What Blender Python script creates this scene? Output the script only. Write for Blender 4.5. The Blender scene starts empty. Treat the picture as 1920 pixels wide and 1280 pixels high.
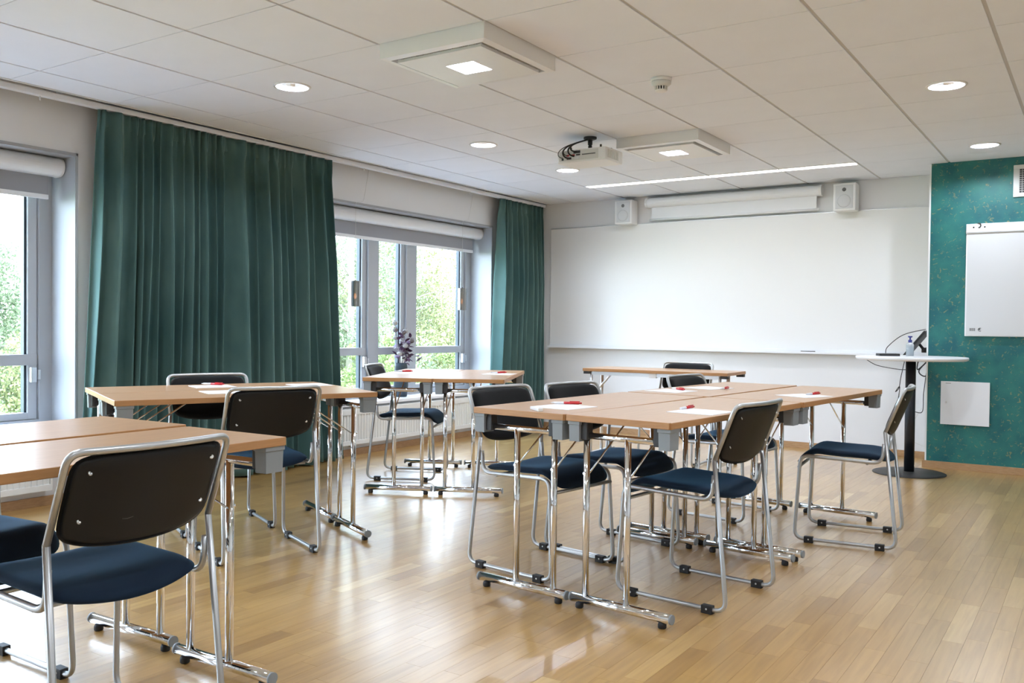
import bpy, bmesh, math, random
import numpy as np
from mathutils import Vector, Matrix

S = bpy.context.scene
COL = S.collection
R = math.radians
PI = math.pi

# ------------------------------------------------------------------ camera
ROOM_H = 2.361
CAM = (4.6216, -3.7087, 1.063)
YAW, PITCH, ROLL, FPX, PPY = -0.58616, -0.01817, 0.01041, 1673.545, 642.837
_f0 = Vector((math.sin(YAW), math.cos(YAW), 0)); _r0 = Vector((math.cos(YAW), -math.sin(YAW), 0)); _u0 = Vector((0, 0, 1))
_f = _f0 * math.cos(PITCH) + _u0 * math.sin(PITCH); _u = -_f0 * math.sin(PITCH) + _u0 * math.cos(PITCH)
_r = _r0 * math.cos(ROLL) + _u * math.sin(ROLL); _u2 = -_r0 * math.sin(ROLL) + _u * math.cos(ROLL)
cd = bpy.data.cameras.new('camera'); cam = bpy.data.objects.new('camera', cd); COL.objects.link(cam)
mw = Matrix.Identity(4)
for i in range(3):
    mw[i][0], mw[i][1], mw[i][2], mw[i][3] = _r[i], _u2[i], -_f[i], CAM[i]
cam.matrix_world = mw
cd.sensor_fit = 'HORIZONTAL'; cd.sensor_width = 36; cd.lens = FPX / 1920 * 36
cd.shift_y = (PPY - 640) / 1920
cd.clip_start = 0.05; cd.clip_end = 400
S.camera = cam

# ------------------------------------------------------------------ world, sun, exposure
S.view_settings.view_transform = 'Standard'; S.view_settings.look = 'None'
S.view_settings.gamma = 1; S.view_settings.use_curve_mapping = False
S.view_settings.exposure = 1.12
SKY_STRENGTH = 11.5
LAMP_W = 7.2          # each recessed downlight
PANEL_W = 4.0         # each square ceiling unit
STRIP_W = 6.5
W = bpy.data.worlds.new('sky'); S.world = W; W.use_nodes = True
nt = W.node_tree; nt.nodes.clear()
tc = nt.nodes.new('ShaderNodeTexCoord'); sx = nt.nodes.new('ShaderNodeSeparateXYZ'); rp = nt.nodes.new('ShaderNodeValToRGB')
bg = nt.nodes.new('ShaderNodeBackground'); wo = nt.nodes.new('ShaderNodeOutputWorld')
nt.links.new(tc.outputs['Generated'], sx.inputs[0]); nt.links.new(sx.outputs['Z'], rp.inputs[0])
rp.color_ramp.elements[0].position = 0.0; rp.color_ramp.elements[0].color = (0.76, 0.85, 1.0, 1)
rp.color_ramp.elements[1].position = 0.9; rp.color_ramp.elements[1].color = (0.50, 0.67, 1.0, 1)
nt.links.new(rp.outputs[0], bg.inputs[0]); bg.inputs[1].default_value = SKY_STRENGTH
nt.links.new(bg.outputs[0], wo.inputs[0])
sd = bpy.data.lights.new('sun', 'SUN'); sun = bpy.data.objects.new('sun', sd); COL.objects.link(sun)
sd.energy = 5.0; sd.angle = R(1.0); sd.color = (1.0, 0.95, 0.85)
sun.rotation_euler = Vector((-0.72, 0.25, -0.65)).to_track_quat('-Z', 'Y').to_euler()
sun.location = (12, -6, 12)

# ------------------------------------------------------------------ materials
MATS = {}
def mat(name, col, rough=0.5, metal=0.0, spec=0.5, **kw):
    m = bpy.data.materials.new(name); m.use_nodes = True
    b = m.node_tree.nodes['Principled BSDF']
    b.inputs['Base Color'].default_value = (*col, 1); b.inputs['Roughness'].default_value = rough
    b.inputs['Metallic'].default_value = metal; b.inputs['Specular IOR Level'].default_value = spec
    for k, v in kw.items():
        b.inputs[k.replace('_', ' ')].default_value = v
    MATS[name] = m
    return m
def nodes(m):
    t = m.node_tree
    return t, t.nodes['Principled BSDF'], (lambda typ: t.nodes.new(typ)), (lambda a, b: t.links.new(a, b))
def noise_color(m, c1, c2, scale, detail=3, stretch=(1, 1, 1), pos=(0.3, 0.7), coord='Object'):
    t, b, N, Lk = nodes(m)
    tc = N('ShaderNodeTexCoord'); mp = N('ShaderNodeMapping'); nz = N('ShaderNodeTexNoise'); cr = N('ShaderNodeValToRGB')
    mp.inputs['Scale'].default_value = stretch
    Lk(tc.outputs[coord], mp.inputs[0]); Lk(mp.outputs[0], nz.inputs[0])
    nz.inputs['Scale'].default_value = scale; nz.inputs['Detail'].default_value = detail
    cr.color_ramp.elements[0].position = pos[0]; cr.color_ramp.elements[0].color = (*c1, 1)
    cr.color_ramp.elements[1].position = pos[1]; cr.color_ramp.elements[1].color = (*c2, 1)
    Lk(nz.outputs[0], cr.inputs[0]); Lk(cr.outputs[0], b.inputs['Base Color'])
    return nz, cr
def bump(m, scale, strength, dist=0.001, stretch=(1, 1, 1), detail=2, coord='Object'):
    t, b, N, Lk = nodes(m)
    tc = N('ShaderNodeTexCoord'); mp = N('ShaderNodeMapping'); nz = N('ShaderNodeTexNoise'); bp = N('ShaderNodeBump')
    mp.inputs['Scale'].default_value = stretch
    Lk(tc.outputs[coord], mp.inputs[0]); Lk(mp.outputs[0], nz.inputs[0]); nz.inputs['Scale'].default_value = scale; nz.inputs['Detail'].default_value = detail
    Lk(nz.outputs[0], bp.inputs['Height']); bp.inputs['Strength'].default_value = strength; bp.inputs['Distance'].default_value = dist
    Lk(bp.outputs[0], b.inputs['Normal'])

m = mat('wall_paint', (0.80, 0.805, 0.815), 0.7); bump(m, 60, 0.15)
m = mat('grey_wall_paint', (0.42, 0.43, 0.43), 0.6)
m = mat('white_wall_paint', (0.78, 0.785, 0.79), 0.65); bump(m, 60, 0.15)
m = mat('ceiling_tile', (0.75, 0.77, 0.79), 0.9, spec=0.2); noise_color(m, (0.80, 0.825, 0.88), (0.82, 0.845, 0.90), 5, 4); bump(m, 400, 0.2, 0.0006)
mat('ceiling_grid', (0.55, 0.54, 0.53), 0.6)
mat('ceiling_void', (0.10, 0.10, 0.105), 0.9)
mat('white_lacquer', (0.82, 0.83, 0.85), 0.32)
mat('white_plastic', (0.80, 0.80, 0.79), 0.4)
mat('window_paint', (0.40, 0.415, 0.435), 0.45)
mat('warm_plastic', (0.66, 0.66, 0.63), 0.45)
mat('grille_cloth', (0.62, 0.63, 0.64), 0.8)
mat('whiteboard', (0.85, 0.85, 0.845), 0.3, spec=0.5)
mat('aluminium', (0.70, 0.71, 0.72), 0.35, 0.85)
mat('chrome', (0.76, 0.775, 0.79), 0.06, 1.0)
mat('chair_tube', (0.46, 0.47, 0.47), 0.36, 0.75)
mat('reflector', (0.92, 0.92, 0.92), 0.18, 0.9)
mat('black_plastic', (0.016, 0.016, 0.017), 0.45)
mat('rubber', (0.012, 0.012, 0.013), 0.6)
m = mat('chair_shell', (0.0095, 0.0098, 0.0105), 0.45, spec=0.25); bump(m, 300, 0.12, 0.0005)
m = mat('seat_fabric', (0.004, 0.0135, 0.030), 0.85, spec=0.25, Sheen_Weight=0.4, Sheen_Roughness=0.35)
m.node_tree.nodes['Principled BSDF'].inputs['Sheen Tint'].default_value = (0.10, 0.30, 0.52, 1); bump(m, 700, 0.4, 0.0008)
m = mat('back_fabric', (0.010, 0.0105, 0.011), 0.9, spec=0.2, Sheen_Weight=0.12, Sheen_Roughness=0.4); bump(m, 700, 0.4, 0.0008)
mat('grey_plastic', (0.235, 0.255, 0.265), 0.45)
mat('dark_fitting', (0.03, 0.03, 0.032), 0.5)
mat('screw_steel', (0.62, 0.62, 0.60), 0.35, 0.8)
mat('paper', (0.82, 0.82, 0.84), 0.7)
mat('pad_paper', (0.66, 0.665, 0.67), 0.6)
mat('pen_red', (0.55, 0.02, 0.025), 0.3)
mat('pen_white', (0.78, 0.78, 0.80), 0.3)
mat('print_grey', (0.12, 0.12, 0.12), 0.6)
mat('dark_post', (0.012, 0.014, 0.020), 0.35, 0.3)
mat('dark_base', (0.05, 0.05, 0.05), 0.5, 0.3)
mat('screen_fabric', (0.80, 0.81, 0.83), 0.6)
mat('blind_fabric', (0.33, 0.34, 0.37), 0.85)
mat('vase_glaze', (0.030, 0.048, 0.062), 0.55)
mat('flower_pale', (0.42, 0.40, 0.37), 0.85)
mat('flower_dark', (0.16, 0.13, 0.13), 0.85)
mat('leaf_purple', (0.075, 0.025, 0.07), 0.6)
mat('stem', (0.22, 0.18, 0.15), 0.8)
mat('sanitiser', (0.10, 0.42, 0.60), 0.15, spec=0.5, Transmission_Weight=0.5)
mat('clear_plastic', (0.85, 0.88, 0.90), 0.15, Transmission_Weight=0.6)
mat('cap_blue', (0.03, 0.04, 0.22), 0.4)
mat('connector_red', (0.5, 0.03, 0.03), 0.5)
mat('radiator', (0.74, 0.74, 0.72), 0.4)
mat('scuff', (0.07, 0.068, 0.065), 0.7)
mat('spacer', (0.02, 0.035, 0.05), 0.4)
mat('bark', (0.30, 0.27, 0.23), 0.9)
m = mat('bounce_paving', (0.46, 0.47, 0.48), 0.9); noise_color(m, (0.17, 0.17, 0.165), (0.23, 0.23, 0.22), 6, 5)  # for the added slab outside that bounces skylight indoors

def emis(name, col, strength):
    m = bpy.data.materials.new(name); m.use_nodes = True
    b = m.node_tree.nodes['Principled BSDF']; b.inputs['Base Color'].default_value = (*col, 1)
    b.inputs['Emission Color'].default_value = (*col, 1); b.inputs['Emission Strength'].default_value = strength
    MATS[name] = m
emis('lamp_glow', (1, 0.97, 0.92), 1.6)
emis('strip_glow', (1, 0.98, 0.95), 2.2)
emis('filament_glow', (1, 0.42, 0.16), 4.0)

# beech laminate (table tops) and its edge band
m = mat('beech', (0.5, 0.3, 0.17), 0.32, spec=0.4, Coat_Weight=0.1, Coat_Roughness=0.25)
noise_color(m, (0.44, 0.255, 0.135), (0.54, 0.335, 0.190), 9, 6, (1.2, 14, 1), (0.25, 0.75))
m = mat('beech_edge', (0.42, 0.20, 0.075), 0.4)
noise_color(m, (0.38, 0.185, 0.070), (0.47, 0.245, 0.10), 9, 5, (1.5, 1.5, 20), (0.25, 0.75))
m = mat('oak_trim', (0.42, 0.25, 0.12), 0.45)
noise_color(m, (0.36, 0.20, 0.09), (0.48, 0.30, 0.155), 8, 5, (3, 3, 30))

# oak parquet: tone per plank (attribute) + grain
m = mat('oak_floor', (0.55, 0.37, 0.19), 0.34, spec=0.7, Coat_Weight=1.0, Coat_Roughness=0.27, Coat_IOR=1.85)
t, b, N, Lk = nodes(m)
at = N('ShaderNodeAttribute'); at.attribute_name = 'tone'
cr = N('ShaderNodeValToRGB'); cr.color_ramp.elements[0].color = (0.400, 0.222, 0.062, 1); cr.color_ramp.elements[1].color = (0.62, 0.405, 0.155, 1)
e = cr.color_ramp.elements.new(0.82); e.color = (0.530, 0.320, 0.100, 1)
e = cr.color_ramp.elements.new(0.25); e.color = (0.465, 0.270, 0.080, 1)
Lk(at.outputs['Fac'], cr.inputs[0])
tc = N('ShaderNodeTexCoord'); mp = N('ShaderNodeMapping'); mp.inputs['Scale'].default_value = (22, 1.3, 1)
ad = N('ShaderNodeVectorMath'); ad.operation = 'ADD'; cb = N('ShaderNodeCombineXYZ'); ml = N('ShaderNodeMath'); ml.operation = 'MULTIPLY'; ml.inputs[1].default_value = 37
Lk(at.outputs['Fac'], ml.inputs[0]); Lk(ml.outputs[0], cb.inputs[1]); Lk(ml.outputs[0], cb.inputs[0])
geo = N('ShaderNodeNewGeometry')
Lk(geo.outputs['Position'], ad.inputs[0]); Lk(cb.outputs[0], ad.inputs[1]); Lk(ad.outputs[0], mp.inputs[0])
nz = N('ShaderNodeTexNoise'); nz.inputs['Scale'].default_value = 2.2; nz.inputs['Detail'].default_value = 6; nz.inputs['Distortion'].default_value = 0.6
Lk(mp.outputs[0], nz.inputs[0])
r2 = N('ShaderNodeValToRGB'); r2.color_ramp.elements[0].position = 0.28; r2.color_ramp.elements[0].color = (0.84, 0.80, 0.74, 1)
r2.color_ramp.elements[1].position = 0.62; r2.color_ramp.elements[1].color = (1.03, 1.02, 1.0, 1)
Lk(nz.outputs[0], r2.inputs[0])
mx = N('ShaderNodeMix'); mx.data_type = 'RGBA'; mx.blend_type = 'MULTIPLY'; mx.inputs[0].default_value = 1
Lk(cr.outputs[0], mx.inputs[6]); Lk(r2.outputs[0], mx.inputs[7]); Lk(mx.outputs[2], b.inputs['Base Color'])
bp = N('ShaderNodeBump'); bp.inputs['Strength'].default_value = 0.10; bp.inputs['Distance'].default_value = 0.001
Lk(nz.outputs[0], bp.inputs['Height']); Lk(bp.outputs[0], b.inputs['Normal'])

# teal wallpaper with gold flecks
m = mat('teal_wallpaper', (0.01, 0.12, 0.11), 0.5)
t, b, N, Lk = nodes(m)
tc = N('ShaderNodeTexCoord')
n1 = N('ShaderNodeTexNoise'); n1.inputs['Scale'].default_value = 7; n1.inputs['Detail'].default_value = 5
c1 = N('ShaderNodeValToRGB'); c1.color_ramp.elements[0].position = 0.3; c1.color_ramp.elements[0].color = (0.003, 0.105, 0.118, 1)
c1.color_ramp.elements[1].position = 0.75; c1.color_ramp.elements[1].color = (0.024, 0.190, 0.158, 1)
n2 = N('ShaderNodeTexNoise'); n2.inputs['Scale'].default_value = 34; n2.inputs['Detail'].default_value = 4; n2.inputs['Distortion'].default_value = 1.2
c2 = N('ShaderNodeValToRGB'); c2.color_ramp.elements[0].position = 0.60; c2.color_ramp.elements[0].color = (0, 0, 0, 1)
c2.color_ramp.elements[1].position = 0.70; c2.color_ramp.elements[1].color = (0.75, 0.75, 0.75, 1)
mx = N('ShaderNodeMix'); mx.data_type = 'RGBA'
mx.inputs[7].default_value = (0.27, 0.25, 0.11, 1)
Lk(tc.outputs['Object'], n1.inputs[0]); Lk(tc.outputs['Object'], n2.inputs[0]); Lk(n1.outputs[0], c1.inputs[0]); Lk(n2.outputs[0], c2.inputs[0])
Lk(c2.outputs[0], mx.inputs[0]); Lk(c1.outputs[0], mx.inputs[6]); Lk(mx.outputs[2], b.inputs['Base Color'])

# velvet
m = mat('velvet', (0.03, 0.08, 0.07), 0.8, spec=0.2, Sheen_Weight=0.7, Sheen_Roughness=0.4)
m.node_tree.nodes['Principled BSDF'].inputs['Sheen Tint'].default_value = (0.42, 0.56, 0.50, 1)
noise_color(m, (0.045, 0.105, 0.103), (0.110, 0.195, 0.178), 2.2, 5, (1, 1, 0.6), (0.3, 0.7)); 

# window glass: clear pane with Fresnel reflection
def glass(name, tint, base=0.035):
    m = bpy.data.materials.new(name); m.use_nodes = True; t = m.node_tree; t.nodes.clear()
    o = t.nodes.new('ShaderNodeOutputMaterial'); mxs = t.nodes.new('ShaderNodeMixShader'); tr = t.nodes.new('ShaderNodeBsdfTransparent'); gl = t.nodes.new('ShaderNodeBsdfGlossy')
    lw = t.nodes.new('ShaderNodeLayerWeight'); lw.inputs[0].default_value = 0.5; pw = t.nodes.new('ShaderNodeMath'); pw.operation = 'POWER'; pw.inputs[1].default_value = 4.5
    mu = t.nodes.new('ShaderNodeMath'); mu.operation = 'MULTIPLY_ADD'; mu.inputs[1].default_value = 0.9 * (1 - base); mu.inputs[2].default_value = base; mu.use_clamp = True
    tr.inputs[0].default_value = (*tint, 1); gl.inputs['Roughness'].default_value = 0.02
    t.links.new(lw.outputs['Facing'], pw.inputs[0]); t.links.new(pw.outputs[0], mu.inputs[0]); t.links.new(mu.outputs[0], mxs.inputs[0]); t.links.new(tr.outputs[0], mxs.inputs[1]); t.links.new(gl.outputs[0], mxs.inputs[2]); t.links.new(mxs.outputs[0], o.inputs[0])
    MATS[name] = m
glass('window_glass', (0.93, 0.96, 0.95))
glass('smoked_mirror', (0.36, 0.35, 0.34), 0.38)

# foliage
def foliage(name, ca, cb_):
    m = bpy.data.materials.new(name); m.use_nodes = True; t = m.node_tree; t.nodes.clear()
    o = t.nodes.new('ShaderNodeOutputMaterial'); ms = t.nodes.new('ShaderNodeMixShader'); d = t.nodes.new('ShaderNodeBsdfDiffuse'); tl = t.nodes.new('ShaderNodeBsdfTranslucent')
    a = t.nodes.new('ShaderNodeAttribute'); a.attribute_name = 'tone'; c = t.nodes.new('ShaderNodeValToRGB')
    c.color_ramp.elements[0].color = (*ca, 1); c.color_ramp.elements[1].color = (*cb_, 1)
    t.links.new(a.outputs['Fac'], c.inputs[0]); t.links.new(c.outputs[0], d.inputs[0]); t.links.new(c.outputs[0], tl.inputs[0])
    ms.inputs[0].default_value = 0.4; t.links.new(d.outputs[0], ms.inputs[1]); t.links.new(tl.outputs[0], ms.inputs[2]); t.links.new(ms.outputs[0], o.inputs[0])
    MATS[name] = m
foliage('leaf_birch', (0.15, 0.17, 0.07), (0.38, 0.37, 0.20))
foliage('leaf_aspen', (0.12, 0.165, 0.09), (0.31, 0.35, 0.23))
foliage('leaf_shrub', (0.14, 0.20, 0.06), (0.34, 0.38, 0.17))
m = mat('meadow', (0.30, 0.38, 0.14), 0.95); noise_color(m, (0.15, 0.22, 0.06), (0.36, 0.40, 0.16), 3, 6)

# ------------------------------------------------------------------ mesh helpers
class MB:
    def __init__(s): s.v = []; s.f = []; s.mi = []; s.sm = []
    def add(s, vs, fs, mi=0, smooth=False):
        o = len(s.v); s.v += [tuple(p) for p in vs]
        for f in fs: s.f.append(tuple(i + o for i in f)); s.mi.append(mi); s.sm.append(smooth)
        return s
    def box(s, x0, x1, y0, y1, z0, z1, bev=0.0, mi=0):
        if bev <= 0:
            v = [(x, y, z) for x in (x0, x1) for y in (y0, y1) for z in (z0, z1)]
            f = [(0, 1, 3, 2), (4, 6, 7, 5), (0, 4, 5, 1), (2, 3, 7, 6), (0, 2, 6, 4), (1, 5, 7, 3)]
            return s.add(v, f, mi)
        bm = bmesh.new(); bmesh.ops.create_cube(bm, size=1)
        for p in bm.verts: p.co = Vector((x0 + (p.co.x + .5) * (x1 - x0), y0 + (p.co.y + .5) * (y1 - y0), z0 + (p.co.z + .5) * (z1 - z0)))
        bmesh.ops.bevel(bm, geom=bm.edges[:], offset=bev, segments=2, affect='EDGES', profile=0.7)
        bm.verts.index_update()
        s.add([p.co[:] for p in bm.verts], [[q.index for q in f.verts] for f in bm.faces], mi); bm.free()
        return s
    def tube(s, pts, r, seg=10, caps=True, mi=0, closed=False):
        P = [Vector(p) for p in pts]; n = len(P); vs = []; fs = []
        tang = []
        for i in range(n):
            a = P[i - 1] if (i > 0 or closed) else P[i]; b = P[(i + 1) % n] if (i < n - 1 or closed) else P[i]
            tang.append((b - a).normalized())
        up = Vector((0, 0, 1)) if abs(tang[0].z) < 0.9 else Vector((1, 0, 0))
        nrm = tang[0].cross(up).normalized()
        for i in range(n):
            if i > 0: nrm = (nrm - tang[i] * nrm.dot(tang[i])).normalized()
            bn = tang[i].cross(nrm)
            rr = r[i] if isinstance(r, (list, tuple)) else r
            for k in range(seg):
                a = 2 * PI * k / seg; vs.append(P[i] + (nrm * math.cos(a) + bn * math.sin(a)) * rr)
        for i in range(n - 1 if not closed else n):
            j = (i + 1) % n
            for k in range(seg): fs.append((i * seg + k, i * seg + (k + 1) % seg, j * seg + (k + 1) % seg, j * seg + k))
        s.add(vs, fs, mi, True)
        if caps and not closed:
            o = len(s.v) - len(vs)
            s.f.append(tuple(o + k for k in reversed(range(seg)))); s.mi.append(mi); s.sm.append(False)
            s.f.append(tuple(o + (n - 1) * seg + k for k in range(seg))); s.mi.append(mi); s.sm.append(False)
        return s
    def lathe(s, prof, c=(0, 0, 0), seg=24, mi=0, smooth=True, caps=True):
        vs = []; fs = []
        for (r, z) in prof:
            for k in range(seg): a = 2 * PI * k / seg; vs.append((c[0] + r * math.cos(a), c[1] + r * math.sin(a), c[2] + z))
        for i in range(len(prof) - 1):
            for k in range(seg): fs.append((i * seg + k, i * seg + (k + 1) % seg, (i + 1) * seg + (k + 1) % seg, (i + 1) * seg + k))
        s.add(vs, fs, mi, smooth); o = len(s.v) - len(vs)
        if caps:
            if prof[0][0] > 1e-5: s.f.append(tuple(o + k for k in reversed(range(seg)))); s.mi.append(mi); s.sm.append(False)
            if prof[-1][0] > 1e-5: s.f.append(tuple(o + (len(prof) - 1) * seg + k for k in range(seg))); s.mi.append(mi); s.sm.append(False)
        return s
    def mesh(s, name, mats):
        me = bpy.data.meshes.new(name); me.from_pydata(s.v, [], s.f)
        for m_ in ([mats] if isinstance(mats, str) else mats): me.materials.append(MATS[m_])
        me.polygons.foreach_set('material_index', s.mi); me.polygons.foreach_set('use_smooth', s.sm); me.update()
        return me
    def build(s, name, mats, parent=None, loc=(0, 0, 0), rot=(0, 0, 0)):
        return put(name, s.mesh(name, mats), parent, loc, rot)
def put(name, me, parent=None, loc=(0, 0, 0), rot=(0, 0, 0)):
    o = bpy.data.objects.new(name, me); COL.objects.link(o); o.location = loc; o.rotation_euler = rot
    if parent is not None: o.parent = parent
    return o
def tag(o, label=None, cat=None, group=None, kind=None):
    if label: o['label'] = label
    if cat: o['category'] = cat
    if group: o['group'] = group
    if kind: o['kind'] = kind
    return o
def thing(name, label, cat, loc=(0, 0, 0), rz=0.0, group=None):
    o = put(name, None, None, loc, (0, 0, rz)); o.empty_display_size = 0.1
    return tag(o, label, cat, group)
def copy_tree(o, parent=None):
    c = o.copy(); COL.objects.link(c); c.parent = parent
    for ch in list(o.children): copy_tree(ch, c)
    return c
def fillet(pts, rad, n=5):
    """polyline with rounded corners; rad a number or one per inner corner"""
    P = [Vector(p) for p in pts]; out = [P[0]]
    for i in range(1, len(P) - 1):
        r_ = rad[i - 1] if isinstance(rad, (list, tuple)) else rad
        a = (P[i - 1] - P[i]); b = (P[i + 1] - P[i]); d = min(r_, a.length * .49, b.length * .49)
        A_ = P[i] + a.normalized() * d; B_ = P[i] + b.normalized() * d
        for k in range(n + 1):
            t_ = k / n; out.append(A_ * (1 - t_) ** 2 + P[i] * 2 * t_ * (1 - t_) + B_ * t_ ** 2)
    out.append(P[-1]); return out

# ------------------------------------------------------------------ room shell
XL, YB, YG, XG, XR, YR = -0.485, 4.409, 3.888, 3.476, 7.2, -6.2
XO = -0.82    # outer face of the window wall
Z0, Z1 = 0.43, 2.05
WIN = [(1.17, 3.594), (-3.145, -0.72), (-5.95, -3.75)]
def struct(o): return tag(o, kind='structure')

# floor with oak planks
fl = struct(MB().box(XL - .02, XR, YR, YB, -0.12, -0.012).build('floor', 'oak_trim'))
rng = random.Random(7)
planks = []
PW = 0.0685; x = XL
while x < XR:
    y = YR - rng.random() * 0.5; x1 = min(x + PW, XR)
    while y < YB:
        Ln = rng.choice((0.32, 0.38, 0.44, 0.50, 0.58)); y1 = y + Ln
        a, b_ = max(y, YR), min(y1, YB)
        if b_ - a > 0.01: planks.append((x + .0003, x1 - .0003, a + .0003, b_ - .0003, min(1, max(0, rng.gauss(.48, .24)))))
        y = y1
    x = x1
def seen(p):
    c = Vector(((p[0] + p[1]) / 2, (p[2] + p[3]) / 2, 0)) - Vector(CAM)
    d = c.dot(_f)
    if d < .5: return 0
    u, v = FPX * c.dot(_r) / d, -FPX * c.dot(_u2) / d
    if abs(u) > 985 or v > 660: return 0
    return (p[1] - p[0]) * (p[3] - p[2]) / d ** 3
order = sorted(range(len(planks)), key=lambda i: -seen(planks[i]))
big = set(order[:300])
def plank_mesh(name, items):
    mb = MB(); tone = []
    for p in items: mb.box(p[0], p[1], p[2], p[3], -0.012, 0.0); tone += [p[4]] * 6
    me = mb.mesh(name, 'oak_floor'); at_ = me.attributes.new('tone', 'FLOAT', 'FACE'); at_.data.foreach_set('value', tone); return me
for i in order[:300]: put('plank', plank_mesh('plank', [planks[i]]), fl)
tag(put('plank_field', plank_mesh('plank_field', [p for i, p in enumerate(planks) if i not in big]), fl), kind='stuff')

# ceiling: slab above, tiles and runners below
ce = struct(MB().box(XO, XR + .1, YR - .1, YB + .1, ROOM_H + .11, ROOM_H + .3).build('ceiling', 'ceiling_void'))
DOWN = [(0.9, -0.3), (0.9, 1.5), (0.9, 2.7), (3.9, 1.5), (3.9, 3.3), (3.9, -0.3), (3.9, -2.1), (0.9, -2.1), (0.9, -3.9), (3.9, -3.9), (6.3, -0.3), (6.3, 1.5), (6.3, -3.9)]  # those out of view continue the spacing, added to light the room
PAN = [(2.1, -0.3), (2.1, 2.1), (2.1, -2.7), (5.1, -2.7), (5.1, -0.3)]
TH = 0.02
def tile_mesh(w, h, hole=0):
    mb = MB()
    if not hole: return mb.box(-w / 2, w / 2, -h / 2, h / 2, 0, TH).mesh('ceiling_panel', 'ceiling_tile')
    n = 32; vs = []
    for z in (0, TH):
        for k in range(n):
            a = 2 * PI * k / n; c, s_ = math.cos(a), math.sin(a); q = 1 / max(abs(c), abs(s_))
            vs.append((c * q * w / 2, s_ * q * h / 2, z)); vs.append((c * hole, s_ * hole, z))
    fs = []
    for k in range(n):
        j = (k + 1) % n; a0, a1, b0, b1 = 2 * k, 2 * k + 1, 2 * j, 2 * j + 1; o = 2 * n
        fs += [(a0, a1, b1, b0), (a0 + o, b0 + o, b1 + o, a1 + o), (a1, a1 + o, b1 + o, b1), (a0, b0, b0 + o, a0 + o)]
    return mb.add(vs, fs).mesh('ceiling_panel', 'ceiling_tile')
GX, GY = 0.017, 0.005
full = tile_mesh(.6 - GX, .6 - GY); holed = tile_mesh(.6 - GX, .6 - GY, .088); XT0 = -0.292
for i in range(-1, 12):
    for j in range(-11, 8):
        xa, xb, ya, yb = max(i * .6, XT0), min(i * .6 + .6, XR), max(j * .6, YR), min(j * .6 + .6, YB - .004)
        if xb - xa < .03 or yb - ya < .03: continue
        c = ((xa + xb) / 2, (ya + yb) / 2)
        if xa > XG - .05 and ya > YG: continue
        if any(abs(c[0] - p[0]) < .05 and abs(c[1] - p[1]) < .05 for p in PAN): continue
        if xb - xa > .59 and yb - ya > .59:
            me = holed if any(abs(c[0] - p[0]) < .05 and abs(c[1] - p[1]) < .05 for p in DOWN) else full
        else: me = tile_mesh(xb - xa - GX * (.5 if xa == XT0 else 1), yb - ya - GY)
        put('ceiling_panel', me, ce, (c[0], c[1], ROOM_H))
for i in range(0, 12):
    MB().box(i * .6 - .012, i * .6 + .012, YR, YB, ROOM_H + .005, ROOM_H + .03).build('grid_runner', 'ceiling_grid', ce)
for j in range(-10, 8):
    MB().box(XT0, XR, j * .6 - .012, j * .6 + .012, ROOM_H + .007, ROOM_H + .03).build('cross_runner', 'ceiling_grid', ce)
MB().box(XT0 - .012, XT0, YR, YB, ROOM_H - .004, ROOM_H + .06).build('edge_trim', 'white_plastic', ce)

# window wall with openings
mb = MB(); ys = [YR] + [q for w in sorted(WIN) for q in w] + [YB + .1]
for k in range(0, len(ys), 2): mb.box(XO, XL, ys[k], ys[k + 1], -0.12, ROOM_H + .12)
for a, b_ in WIN: mb.box(XO, XL, a, b_, -0.12, Z0 - .02); mb.box(XO, XL, a, b_, Z1, ROOM_H + .12)
struct(mb.build('wall_left', 'wall_paint'))
struct(MB().box(XO, XG + .35, YB, YB + .1, -0.12, ROOM_H + .12).build('wall_back', 'white_wall_paint'))
struct(MB().box(XG, XR + .1, YG, YB + .1, -0.12, ROOM_H + .12).build('wall_accent', 'teal_wallpaper'))
struct(MB().box(XG - .012, XG, YG - .002, YB, 0, ROOM_H).build('trim_1', 'white_plastic'))
struct(MB().box(XR, XR + .1, YR, YB, -0.12, ROOM_H + .12).build('wall_right', 'white_wall_paint'))
struct(MB().box(XO, XR + .1, YR - .1, YR, -0.12, ROOM_H + .12).build('wall_front', 'white_wall_paint'))
struct(MB().box(XL, XL + .014, YR, YB, 0, .055, .002).build('baseboard_left', 'oak_trim'))
struct(MB().box(XL, XG - .012, YB - .014, YB, 0, .055, .002).build('baseboard_back', 'oak_trim'))
struct(MB().box(XG - .03, XR, YG - .014, YG, 0, .055, .002).build('baseboard_accent', 'oak_trim'))
struct(MB().box(XL, XR, YR, YR + .014, 0, .055, .002).build('baseboard_front', 'oak_trim'))

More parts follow.
